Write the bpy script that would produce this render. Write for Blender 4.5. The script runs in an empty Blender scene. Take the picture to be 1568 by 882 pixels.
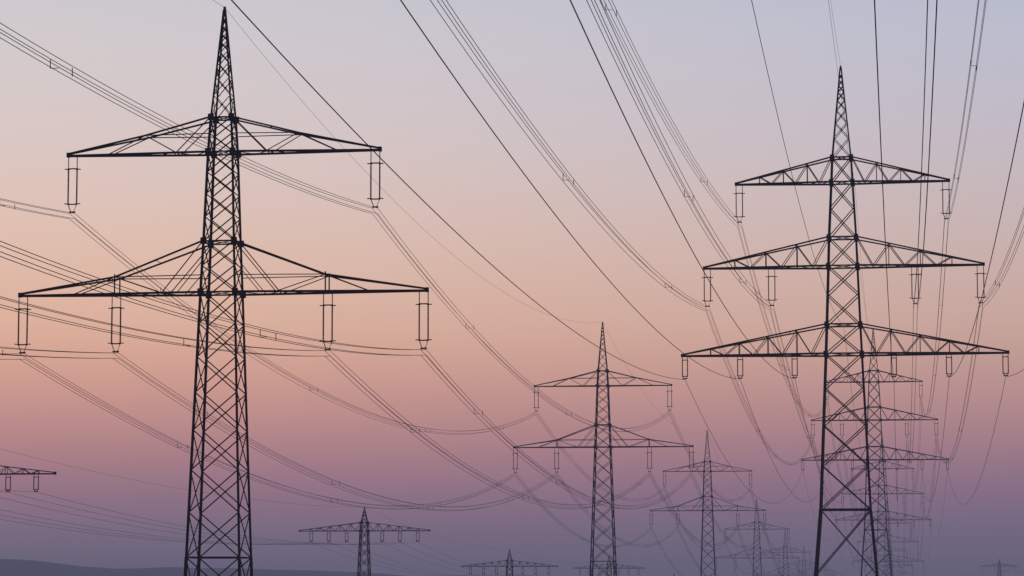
import bpy, math, random
from mathutils import Vector, Matrix, noise
random.seed(4)
S = bpy.context.scene
C = bpy.context.collection

# ------------------------------------------------------------------ materials
def mat(name, col, col2=None, scale=3.0, rough=0.6, metal=0.0):
    m = bpy.data.materials.new(name); m.use_nodes = True
    nt = m.node_tree; b = nt.nodes['Principled BSDF']
    b.inputs['Roughness'].default_value = rough
    b.inputs['Metallic'].default_value = metal
    b.inputs['Specular IOR Level'].default_value = 0.12
    tc = nt.nodes.new('ShaderNodeTexCoord'); n = nt.nodes.new('ShaderNodeTexNoise')
    n.inputs['Scale'].default_value = scale; n.inputs['Detail'].default_value = 5
    r = nt.nodes.new('ShaderNodeValToRGB')
    r.color_ramp.elements[0].position = .35; r.color_ramp.elements[1].position = .7
    r.color_ramp.elements[0].color = (*col, 1); r.color_ramp.elements[1].color = (*(col2 or col), 1)
    nt.links.new(tc.outputs['Object'], n.inputs['Vector'])
    nt.links.new(n.outputs['Fac'], r.inputs['Fac'])
    nt.links.new(r.outputs['Color'], b.inputs['Base Color'])
    return m
M_STEEL = mat('weathered_steel', (.010,.009,.010), (.030,.024,.022), 1.3, .75)
M_INS = mat('insulator_brown', (.018,.012,.010), (.030,.020,.016), 4, .5)
M_WIRE = mat('aluminium_wire', (.016,.015,.016), (.026,.024,.026), .5, .7)
M_CONC = mat('concrete', (.22,.21,.2), (.3,.29,.27), 2, .9)
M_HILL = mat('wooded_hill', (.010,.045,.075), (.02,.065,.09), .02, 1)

# ------------------------------------------------------------------ mesh builder
class MB:
    def __init__(s): s.v=[]; s.f=[]
    def frame(s, a, b):
        d=(b-a).normalized()
        up=Vector((0,0,1)) if abs(d.z)<.95 else Vector((1,0,0))
        x=d.cross(up).normalized(); y=x.cross(d).normalized()
        return x,y
    def angle(s, a, b, w, flip=1):          # rolled L-section
        a=Vector(a); b=Vector(b)
        if (b-a).length<1e-4: return
        x,y=s.frame(a,b); x=x*flip; t=w*.28; h=w*.5
        P=[(-h,-h),(h,-h),(h,-h+t),(-h+t,-h+t),(-h+t,h),(-h,h)]
        n=len(s.v)
        for q in (a,b):
            for px,py in P: s.v.append(q+x*px+y*py)
        for i in range(6):
            j=(i+1)%6; s.f.append((n+i,n+j,n+6+j,n+6+i))
        s.f.append((n,n+3,n+2,n+1)); s.f.append((n,n+5,n+4,n+3))
        s.f.append((n+6,n+7,n+8,n+9)); s.f.append((n+6,n+9,n+10,n+11))
    def box(s,c,sx,sy,sz):
        n=len(s.v); c=Vector(c)
        for dz in (-1,1):
            for dx,dy in ((-1,-1),(1,-1),(1,1),(-1,1)):
                s.v.append(c+Vector((dx*sx/2,dy*sy/2,dz*sz/2)))
        for f in ((0,3,2,1),(4,5,6,7),(0,1,5,4),(1,2,6,5),(2,3,7,6),(3,0,4,7)):
            s.f.append(tuple(n+i for i in f))
    def tube(s, pts, rad, k=5):
        n0=len(s.v); N=len(pts)
        for i,p in enumerate(pts):
            a=pts[max(i-1,0)]; b=pts[min(i+1,N-1)]
            x,y=s.frame(a,b)
            r=rad[i] if isinstance(rad,(list,tuple)) else rad
            for j in range(k):
                t=2*math.pi*j/k
                s.v.append(p+x*(r*math.cos(t))+y*(r*math.sin(t)))
        for i in range(N-1):
            for j in range(k):
                q=(j+1)%k
                s.f.append((n0+i*k+j,n0+i*k+q,n0+(i+1)*k+q,n0+(i+1)*k+j))
        s.f.append(tuple(n0+j for j in reversed(range(k))))
        s.f.append(tuple(n0+(N-1)*k+j for j in range(k)))
    def obj(s,name,m,parent=None):
        me=bpy.data.meshes.new(name); me.from_pydata([tuple(p) for p in s.v],[],s.f); me.materials.append(m)
        o=bpy.data.objects.new(name,me); C.objects.link(o)
        if parent: o.parent=parent
        return o

def lerp_tab(tab,x):
    tab=sorted(tab)
    if x<=tab[0][0]:
        (a,b),(c,d)=tab[0],tab[1]; return b+(d-b)*(x-a)/(c-a)
    for (a,b),(c,d) in zip(tab,tab[1:]):
        if x<=c: return b+(d-b)*(x-a)/(c-a)
    return tab[-1][1]

# ------------------------------------------------------------------ terrain
GT=[(-1500,14),(-300,9),(-75,3),(0,-1.7),(214,-5),(300,-6.5),(500,-11),(750,-16),(1065,-20),(1400,-22.5),(3000,-24),(12000,-30)]
def ground_z(x,y):
    yy=max(-1500,min(12000,y))
    return lerp_tab(GT,yy)+noise.noise(Vector((x*.004,y*.004,1)))*.9*min(1,math.hypot(x,y)/150)
RIDGE=[(-6000,30),(-3000,34),(-1500,30),(-900,26),(-600,31),(-476,27),(-440,25),(-397,20.5),(-361,17.2),(-336,17.6),(-306,18.6),(-276,18),
       (-233,17.2),(-172,15.6),(-124,13.2),(-100,11),(-51,7),(0,3),(300,2),(900,4),(1500,10),(6000,20)]

def grid(name,xs,ys,fz,m):
    v=[(x,y,fz(x,y)) for y in ys for x in xs]; nx=len(xs)
    f=[(j*nx+i,j*nx+i+1,(j+1)*nx+i+1,(j+1)*nx+i) for j in range(len(ys)-1) for i in range(nx-1)]
    me=bpy.data.meshes.new(name); me.from_pydata(v,[],f); me.materials.append(m)
    for p in me.polygons: p.use_smooth=True
    o=bpy.data.objects.new(name,me); C.objects.link(o); return o
def spaced(a,b,c0,fine,coarse):
    out=[a]
    while out[-1]<b:
        out.append(min(b,out[-1]+(fine if abs(out[-1]-c0)<1600 else coarse)))
    return out
# ground material : patchwork of fields
g=bpy.data.materials.new('field_ground'); g.use_nodes=True; nt=g.node_tree; bs=nt.nodes['Principled BSDF']
tc=nt.nodes.new('ShaderNodeTexCoord'); vo=nt.nodes.new('ShaderNodeTexVoronoi'); vo.inputs['Scale'].default_value=.006
ns=nt.nodes.new('ShaderNodeTexNoise'); ns.inputs['Scale'].default_value=.8; ns.inputs['Detail'].default_value=8
r1=nt.nodes.new('ShaderNodeValToRGB'); r1.color_ramp.elements[0].color=(.05,.075,.025,1); r1.color_ramp.elements[1].color=(.12,.09,.055,1)
mx=nt.nodes.new('ShaderNodeMix'); mx.data_type='RGBA'; mx.blend_type='MULTIPLY'; mx.inputs[0].default_value=.7
sp=nt.nodes.new('ShaderNodeSeparateColor')
nt.links.new(tc.outputs['Object'],vo.inputs['Vector']); nt.links.new(tc.outputs['Object'],ns.inputs['Vector'])
nt.links.new(vo.outputs['Color'],sp.inputs[0]); nt.links.new(sp.outputs[0],r1.inputs['Fac'])
nt.links.new(r1.outputs['Color'],mx.inputs[6]); nt.links.new(ns.outputs['Color'],mx.inputs[7])
nt.links.new(mx.outputs[2],bs.inputs['Base Color']); bs.inputs['Roughness'].default_value=1
bp=nt.nodes.new('ShaderNodeBump'); bp.inputs['Distance'].default_value=.15
nt.links.new(ns.outputs['Fac'],bp.inputs['Height']); nt.links.new(bp.outputs['Normal'],bs.inputs['Normal'])
grid('ground',spaced(-6500,6500,0,25,200),spaced(-1500,12000,0,25,200),ground_z,g)
def hill(x,y):
    r=lerp_tab(RIDGE,x)+noise.noise(Vector((x*.03,y*.01,3)))*.7+noise.noise(Vector((x*.12,y*.1,7)))*.35
    base=-29
    return base+(r-base)*math.exp(-((y-2700-60*math.sin(x*.004))/260)**2)
xs=[];x=-6000
while x<6000: xs.append(x); x+= 6 if -700<x<100 else 60
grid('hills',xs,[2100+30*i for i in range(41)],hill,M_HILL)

# ------------------------------------------------------------------ insulators
def insulator(mi,ms,x,z,L,kind,detail):
    """double suspension string hanging at local x from chord height z; returns clamp z"""
    sep=.33 if kind!='small' else .27
    top=.22*L; bot=.86*L
    if kind=='small': top,bot=.16*L,.9*L
    for s in (-1,1):
        xx=x+s*sep
        ms.tube([Vector((xx,0,z)),Vector((xx,0,z-top))],.035,4)
        n=int((bot-top)/.13) if detail else 0
        if detail:
            pts=[];rad=[]
            for i in range(n):
                zz=z-top-(bot-top)*i/n; d=(bot-top)/n
                pts+= [Vector((xx,0,zz)),Vector((xx,0,zz-d*.35)),Vector((xx,0,zz-d*.55))]
                rad+= [.045,.045,.08]
            pts.append(Vector((xx,0,z-bot))); rad.append(.045)
            mi.tube(pts,rad,6)
        else:
            mi.tube([Vector((xx,0,z-top)),Vector((xx,0,z-bot))],.062,5)
        if kind!='small':
            for zz in (z-top-.04,z-bot+.04):      # arcing horns / grading rings
                ms.tube([Vector((xx+s*.26,-.12,zz)),Vector((xx-s*.12,0,zz)),Vector((xx+s*.26,.12,zz))],.03,4)
    ms.box((x,0,z-top),sep*2+.1,.04,.09)
    ms.box((x,0,z-bot),sep*2+.1,.04,.09)
    ms.tube([Vector((x-sep,0,z-bot)),Vector((x-.12,0,z-L+.05)),Vector((x-.12,0,z-L-.1))],.032,4)
    ms.tube([Vector((x+sep,0,z-bot)),Vector((x+.12,0,z-L+.05)),Vector((x+.12,0,z-L-.1))],.032,4)
    ms.box((x,0,z-L),.5,.05,.1)
    return z-L

# ------------------------------------------------------------------ tower types (heights relative to peak)
def relp(tab,top): return [(z-top,w) for z,w in tab]
TYPES={
 'L':dict(prof=relp([(43,.12),(34.8,1.55),(32.2,1.85),(25.5,2.3),(21.7,2.6),(2.2,3.95),(-6,4.5)],43),
    keys=[0,-8.2,-10.8,-17.5,-21.3,-40.8], ratio=.84, peak=1.25, leg=.20, br=.08,
    arms=[dict(z=-10.8,h=2.6,half=11.85,T=[(5.8,1.35)],B=[3.4,8.7],web='fan'),
          dict(z=-21.3,h=3.8,half=15.4,T=[(7.95,1.25)],B=[4.3,11.2],web='fan',post=True)],
    ins=[(-10.8,[11.5],4.2,'big'),(-21.3,[15.15,8.0],4.2,'big')]),
 'R':dict(prof=relp([(54.1,.12),(44.6,1.95),(42,2.2),(36.2,2.8),(33.2,3.0),(27.1,3.45),(24.05,3.7),(8,5.1),(1,6.3),(-8,7.6)],54.1),
    keys=[0,-9.5,-12.1,-17.9,-20.9,-27,-30.05,-46.1], ratio=1.0, peak=1.25, leg=.24, br=.10,
    arms=[dict(z=-12.1,h=2.6,half=11.05,n=4,web='warren'),
          dict(z=-20.9,h=3.0,half=14.45,n=4,web='warren'),
          dict(z=-30.05,h=3.05,half=16.8,n=5,web='warren')],
    ins=[(-12.1,[10.7],3.9,'big'),(-20.9,[14.1,7.4],3.9,'big'),(-30.05,[16.5,10.75,5.1],2.3,'small')]),
 'T':dict(prof=[(0,.1),(-2.6,1.15),(-4.1,1.35),(-16,2.3),(-30,3.4)],
    keys=[0,-2.6,-4.1], ratio=.95, peak=1.1, leg=.18, br=.09,
    arms=[dict(z=-4.1,h=1.55,half=12.1,n=6,web='warren')],
    ins=[(-4.1,[9.9,6.6,3.3],1.9,'small')]),
}
def build_tower(kind,x,y,ztop,yaw,detail):
    T=TYPES[kind]; M=MB(); MI=MB(); MS=MB(); MC=MB()
    gz=ground_z(x,y); zb=gz-ztop          # relative ground level
    prof=T['prof']; W=lambda z: lerp_tab(prof,z)
    keys=[k for k in T['keys'] if k>zb+2]+[zb]
    leg,br=T['leg'],T['br']
    lv=sorted(set(keys+[p[0] for p in prof if p[0]>zb]),reverse=True)
    for a,b in zip(lv,lv[1:]):
        for sx in (-1,1):
            for sy in (-1,1):
                wa,wb=W(a)/2,W(b)/2
                lw=leg*(.6 if a>keys[1]-.1 and a<=0 and b>=keys[1]-.1 else (.85 if a>keys[-2] else 1.08))
                M.angle((sx*wa,sy*wa,a),(sx*wb,sy*wb,b),lw,-sx)
    for ki,(a,b) in enumerate(zip(keys,keys[1:])):
        z=a
        ratio=T['peak'] if ki==0 else T['ratio']
        if ki==len(keys)-2: ratio*=1.12
        zz=a; hs=[]
        while zz>b+1e-6:
            h=max(.55,W(zz-.3)*ratio); hs.append(h); zz-=h
        if len(hs)>1 and (b-zz)>hs[-1]*.5: hs.pop()
        k=(a-b)/sum(hs); hs=[h*k for h in hs]
        for i,h in enumerate(hs):
            z0=z; z1=z-h; w0=W(z0)/2; w1=W(z1)/2; z=z1
            bb=br*(.7 if ki==0 else 1)
            if ki==0 and i==0: continue
            o=bb*.35
            for s in (-1,1):
                M.angle((-w0,s*(w0+o),z0),(w1,s*(w1+o),z1),bb); M.angle((w0,s*(w0-o),z0),(-w1,s*(w1-o),z1),bb)
                M.angle((s*(w0+o),-w0,z0),(s*(w1+o),w1,z1),bb); M.angle((s*(w0-o),w0,z0),(s*(w1-o),-w1,z1),bb)
                if detail:
                    zc=z0-h*w0/(w0+w1)
                    M.box((0,s*(w0+(w1-w0)*w0/(w0+w1)),zc),.16,.02,.16)
                    M.box((s*(w0+(w1-w0)*w0/(w0+w1)),0,zc),.02,.16,.16)
        if ki<len(keys)-1 and ki>0 or ki==len(keys)-2:
            zk=a if ki>0 else b
            w=W(zk)/2
            for s in (-1,1):
                M.angle((-w,s*w,zk),(w,s*w,zk),br*1.5); M.angle((s*w,-w,zk),(s*w,w,zk),br*1.5)
            M.angle((-w,-w,zk),(w,w,zk),br*.7); M.angle((-w,w,zk),(w,-w,zk),br*.7)
            if ki<=2*len(T['arms']):
                for sx in (-1,1):
                    for sy in (-1,1):
                        M.box((sx*w,sy*(w+.04),zk),.46,.03,.5)
                        M.box((sx*(w+.04),sy*w,zk),.03,.4,.5)
    if detail:
        z=keys[1]
        while z>zb+3:
            w=W(z)/2; M.tube([Vector((-w,w,z)),Vector((-w-.16,w,z))],.014,4); z-=.45
        w=W(zb+5)/2; M.box((0,-w-.06,zb+5),.5,.02,.35)
    M.tube([Vector((0,0,-.15)),Vector((0,0,.25))],.11,6)
    for A in T['arms']:
        zb0=A['z']; h=A['h']; half=A['half']; w0=W(zb0)/2; w1=W(zb0+h)/2
        ch=leg*.72
        for s in (-1,1):
            dep=lambda X: w0+(.10-w0)*(X-w0)/(half-w0)
            tp=[(w1,h)]+A.get('T',[])+[(half,.14)]
            TZ=lambda X: lerp_tab(tp,X)
            for sy in (-1,1):
                P=lambda X,z: (s*X, sy*dep(max(X,w0)), zb0+z)
                M.angle(P(w0,0),P(half,0),ch*1.15,s)
                for (xa,za),(xb,zc) in zip(tp,tp[1:]): M.angle(P(xa,za),P(xb,zc),ch*.85)
                if A['web']=='fan':
                    K=A['T'][0]; B=A['B']; q=br*.85
                    M.angle(P(w1,h),P(B[0],0),q); M.angle(P(B[0],0),P(K[0],K[1]),q)
                    M.angle(P(K[0],K[1]),P(B[1],0),q); M.angle(P(w0,K[1]),P(K[0],K[1]),q)
                    if A.get('post'):
                        M.angle(P(K[0],0),P(K[0],K[1]+.2),q*1.5)
                        M.angle(P(w1,K[1]+1.1),P(B[0]-1.2,0),q*.8)
                else:
                    n=A['n']; q=br*.8; xs=[w0+(half-w0)*i/n for i in range(n+1)]
                    for i in range(n):
                        xm=(xs[i]+xs[i+1])/2
                        if i>0 : M.angle(P(xs[i],0),P(xs[i],TZ(xs[i])),q)
                        if i<n-1:
                            M.angle(P(xm,0),P(xs[i],TZ(xs[i])),q); M.angle(P(xm,0),P(xs[i+1],TZ(xs[i+1])),q)
            n=8; xs=[w0+(half-w0)*i/n for i in range(n+1)]
            for i in range(n):
                a,b=xs[i],xs[i+1]; sg=1 if i%2 else -1
                M.angle((s*a,sg*dep(a),zb0),(s*b,-sg*dep(b),zb0),br*.6)
                if i and i%2==0:
                    M.angle((s*a,-dep(a),zb0+TZ(a)),(s*a,dep(a),zb0+TZ(a)),br*.6)
                    M.angle((s*a,-dep(a),zb0),(s*a,dep(a),zb0),br*.6)
            M.box((s*half,0,zb0+.06),.22,.36,.34)
    R=Matrix.Rotation(yaw,4,'Z'); pts=[]
    for (z,xsn,L,kd) in T['ins']:
        for s in (-1,1):
            for xx in xsn:
                MS.box((s*xx,0,z),.75,.16,.1)
                zc=insulator(MI,MS,s*xx,z-.05,L,kd,detail)
                pts.append((Vector((x,y,ztop))+R@Vector((s*xx,0,zc-.1)),kd))
    pts.append((Vector((x,y,ztop+.2)),'earth'))
    if kind=='R':
        pts.append((Vector((x,y,ztop-27)),'comm'))
        pts.append((Vector((x,y,ztop))+R@Vector((1.3,0,-11.9)),'earth'))
    w=W(zb)/2
    for sx in (-1,1):
        for sy in (-1,1):
            MC.tube([Vector((sx*w,sy*w,zb-1.2)),Vector((sx*w,sy*w,zb+.5))],[.55,.4],12)
    e=bpy.data.objects.new('transmission_tower',None); C.objects.link(e)
    e.location=(x,y,ztop); e.rotation_euler=(0,0,yaw); e.empty_display_size=3
    M.obj('lattice_frame',M_STEEL,e); MS.obj('insulator_fittings',M_STEEL,e)
    MI.obj('insulator_strings',M_INS,e); MC.obj('footings',M_CONC,e)
    return pts

def build_line(kind,towers,sag,radii,nd,bundle,name='overhead_power_line'):
    A=[]
    for i,(x,y,z) in enumerate(towers):
        a=towers[max(i-1,0)]; b=towers[min(i+1,len(towers)-1)]
        yaw=-math.atan2(b[0]-a[0],b[1]-a[1])
        A.append(build_tower(kind,x,y,z,yaw,i<nd))
    Wm=MB()
    for i in range(len(towers)-1):
        span=(Vector(towers[i+1][:2])-Vector(towers[i][:2])).length
        sd=Vector((towers[i+1][0]-towers[i][0],towers[i+1][1]-towers[i][1],0)).normalized()
        side=Vector((sd.y,-sd.x,0))
        N=56 if i<2 else 28
        for j,((p,kd),(q,_)) in enumerate(zip(A[i],A[i+1])):
            s=sag*(span/300)**2*(1+random.uniform(-.03,.03))
            if kd=='earth': s*=.82
            if kd=='small' and kind=='R': s*=.97
            quad=bundle and kd=='big'
            offs=[(-.2,.2),(.2,.2),(-.2,-.2),(.2,-.2)] if quad else [(0,0)]
            rr=radii[kd]
            cen=[p.lerp(q,t/N)-Vector((0,0,4*s*(t/N)*(1-t/N)+(.2 if quad else 0))) for t in range(N+1)]
            for oi,(ox,oz) in enumerate(offs):
                ds=random.uniform(-.09,.09)
                Wm.tube([c+side*ox+Vector((0,0,oz-ds*4*(k/N)*(1-k/N))) for k,c in enumerate(cen)],rr,5)
            if quad:                                        # bundle spacers
                d=random.uniform(26,50)
                while d<span-15:
                    t=d/span; c=p.lerp(q,t)-Vector((0,0,4*s*t*(1-t)+.2))
                    for k in range(2):
                        c2=c+sd*(k*2.2)
                        cs=[c2+side*ox+Vector((0,0,oz)) for ox,oz in offs]
                        a,b=((0,2),(1,3))[k]
                        Wm.tube([cs[a],cs[b]],.022,4)
                        if k==0: Wm.tube([cs[2],cs[3]],.016,4)
                    d+=random.uniform(58,82)
    Wm.obj(name,M_WIRE)
    return A

build_line('L',[(-58.5,-70,53.5),(-21.5,214,43.0),(15.6,498,45.3),(52.3,778,41.8),(89.5,1065,32.1),(126.5,1349,27.1),(163.5,1633,23.5),(200.5,1917,22),(238,2200,21)],
    9.3,{'big':.018,'earth':.013,'small':.02},3,True)
build_line('R',[(-15,-68,68.5),(34.4,300,54.1),(83.4,668,59.3),(130.6,1025,53.8),(178,1380,42.5),(225,1740,34),(272,2100,31),(320,2460,29)],
    6.7,{'big':.018,'earth':.012,'small':.025,'comm':.016},3,True)
build_line('T',[(-93,130,22.5),(-63.5,330,16.9),(-26.9,531,14.4),(-.6,731,9.4),(32.6,979,10.6),(68,1225,6)],
    5.0,{'small':.018,'earth':.013},3,False)
build_line('T',[(420,1170,27),(352,1430,21),(283,1694,16.5),(215,1960,10)],
    6.0,{'small':.02,'earth':.015},0,False)

# ------------------------------------------------------------------ low valley haze (absorbing volume; its added glow stands in for scattered light)
hz=bpy.data.materials.new('valley_haze'); hz.use_nodes=True; nt=hz.node_tree
nt.nodes.remove(nt.nodes['Principled BSDF']); out=nt.nodes['Material Output']
lin=lambda c: tuple(((v/255+.055)/1.055)**2.4 for v in c)
SG=.00038; H=lin((100,98,122)); HT=60.0
ab=nt.nodes.new('ShaderNodeVolumeAbsorption'); ab.inputs['Color'].default_value=(0,0,0,1); ab.inputs['Density'].default_value=SG
em=nt.nodes.new('ShaderNodeEmission'); em.inputs['Color'].default_value=(*H,1); em.inputs['Strength'].default_value=SG
ad=nt.nodes.new('ShaderNodeAddShader')
nt.links.new(ab.outputs[0],ad.inputs[0]); nt.links.new(em.outputs[0],ad.inputs[1]); nt.links.new(ad.outputs[0],out.inputs['Volume'])
hb=MB(); hb.box((0,4200,0),12600,11000,HT*2); hb.obj('atmospheric_haze',hz)

# ------------------------------------------------------------------ world
w=bpy.data.worlds.new('World'); S.world=w; w.use_nodes=True; nt=w.node_tree
bg=nt.nodes['Background']; N=nt.nodes.new; Lk=nt.links.new
tc=N('ShaderNodeTexCoord'); sx=N('ShaderNodeSeparateXYZ'); Lk(tc.outputs['Generated'],sx.inputs[0])
mr=N('ShaderNodeMapRange'); mr.inputs['From Min'].default_value=0; mr.inputs['From Max'].default_value=.3; Lk(sx.outputs['Z'],mr.inputs['Value'])
rp=N('ShaderNodeValToRGB'); cr=rp.color_ramp; cr.interpolation='B_SPLINE'
# dusk sky colour by elevation as seen through the haze: (sin elevation, sRGB)
seen=[(.0165,(114,104,127)),(.0235,(125,107,131)),(.0345,(143,114,134)),(.045,(162,124,136)),(.056,(180,136,139)),(.0675,(194,148,143)),(.079,(205,161,149)),(.090,(212,171,157)),(.112,(215,183,172)),(.134,(212,190,187)),(.155,(208,194,198)),(.177,(203,196,204)),(.198,(199,197,208))]
st=[]
for z,c in seen:
    T=math.exp(-SG*min(9700,HT/z)); c=lin(c)
    st.append((z,tuple(max(.02,(c[k]-H[k]*(1-T))/T) for k in range(3))))
st=[(0,st[0][1])]+st+[(.3,(.50,.53,.65))]
cr.elements[0].position=0; cr.elements[0].color=(*st[0][1],1); cr.elements[1].position=1; cr.elements[1].color=(*st[-1][1],1)
for z,c in st[1:-1]:
    e=cr.elements.new(z/.3); e.color=(*c,1)
Lk(mr.outputs[0],rp.inputs['Fac'])
mz=N('ShaderNodeMapRange'); mz.inputs['From Min'].default_value=.28; mz.inputs['From Max'].default_value=1; Lk(sx.outputs['Z'],mz.inputs['Value'])
m1=N('ShaderNodeMix'); m1.data_type='RGBA'; Lk(mz.outputs[0],m1.inputs[0]); Lk(rp.outputs[0],m1.inputs[6]); m1.inputs[7].default_value=(.12,.17,.32,1)
ma=N('ShaderNodeMapRange'); ma.inputs['From Min'].default_value=-.19; ma.inputs['From Max'].default_value=.19; Lk(sx.outputs['X'],ma.inputs['Value'])
ra=N('ShaderNodeValToRGB'); ca=ra.color_ramp; ca.interpolation='B_SPLINE'
ca.elements[0].color=(.985,.945,.86,1); ca.elements[1].color=(.71,.77,.86,1)
e=ca.elements.new(.5); e.color=(.875,.873,.86,1)
Lk(ma.outputs[0],ra.inputs['Fac'])
m2=N('ShaderNodeMix'); m2.data_type='RGBA'; m2.blend_type='MULTIPLY'; m2.inputs[0].default_value=1
Lk(m1.outputs[2],m2.inputs[6]); Lk(ra.outputs[0],m2.inputs[7])
mb=N('ShaderNodeMapRange'); mb.inputs['From Min'].default_value=-.5; mb.inputs['From Max'].default_value=.8
mb.inputs['To Min'].default_value=.16; mb.inputs['To Max'].default_value=1.15; Lk(sx.outputs['Y'],mb.inputs['Value'])
vm=N('ShaderNodeVectorMath'); vm.operation='SCALE'; Lk(m2.outputs[2],vm.inputs[0]); Lk(mb.outputs[0],vm.inputs['Scale'])
sky=N('ShaderNodeTexSky'); sky.sky_type='NISHITA'; sky.sun_disc=False
SE=math.radians(1.0); SR=math.radians(-35); sky.sun_elevation=SE; sky.sun_rotation=SR
vs=N('ShaderNodeVectorMath'); vs.operation='SCALE'; vs.inputs['Scale'].default_value=.001; Lk(sky.outputs[0],vs.inputs[0])
va=N('ShaderNodeVectorMath'); va.operation='ADD'; Lk(vm.outputs[0],va.inputs[0]); Lk(vs.outputs[0],va.inputs[1])
Lk(va.outputs[0],bg.inputs['Color']); bg.inputs['Strength'].default_value=1

sun=bpy.data.lights.new('sun','SUN'); sun.energy=.12; sun.angle=math.radians(6); sun.color=(1,.62,.42)
so=bpy.data.objects.new('sun',sun); C.objects.link(so)
d=Vector((math.sin(SR)*math.cos(SE),math.cos(SR)*math.cos(SE),math.sin(SE)))
so.rotation_euler=(-d).to_track_quat('-Z','Y').to_euler()

# ------------------------------------------------------------------ camera
cam=bpy.data.cameras.new('camera'); co=bpy.data.objects.new('camera',cam); C.objects.link(co)
cam.sensor_width=36; cam.lens=18/math.tan(math.radians(10)); cam.clip_start=.5; cam.clip_end=30000
co.location=(0,0,0); co.rotation_euler=(math.radians(90+5.894),0,0)
S.camera=co
S.view_settings.view_transform='Standard'; S.view_settings.look='None'; S.view_settings.exposure=0
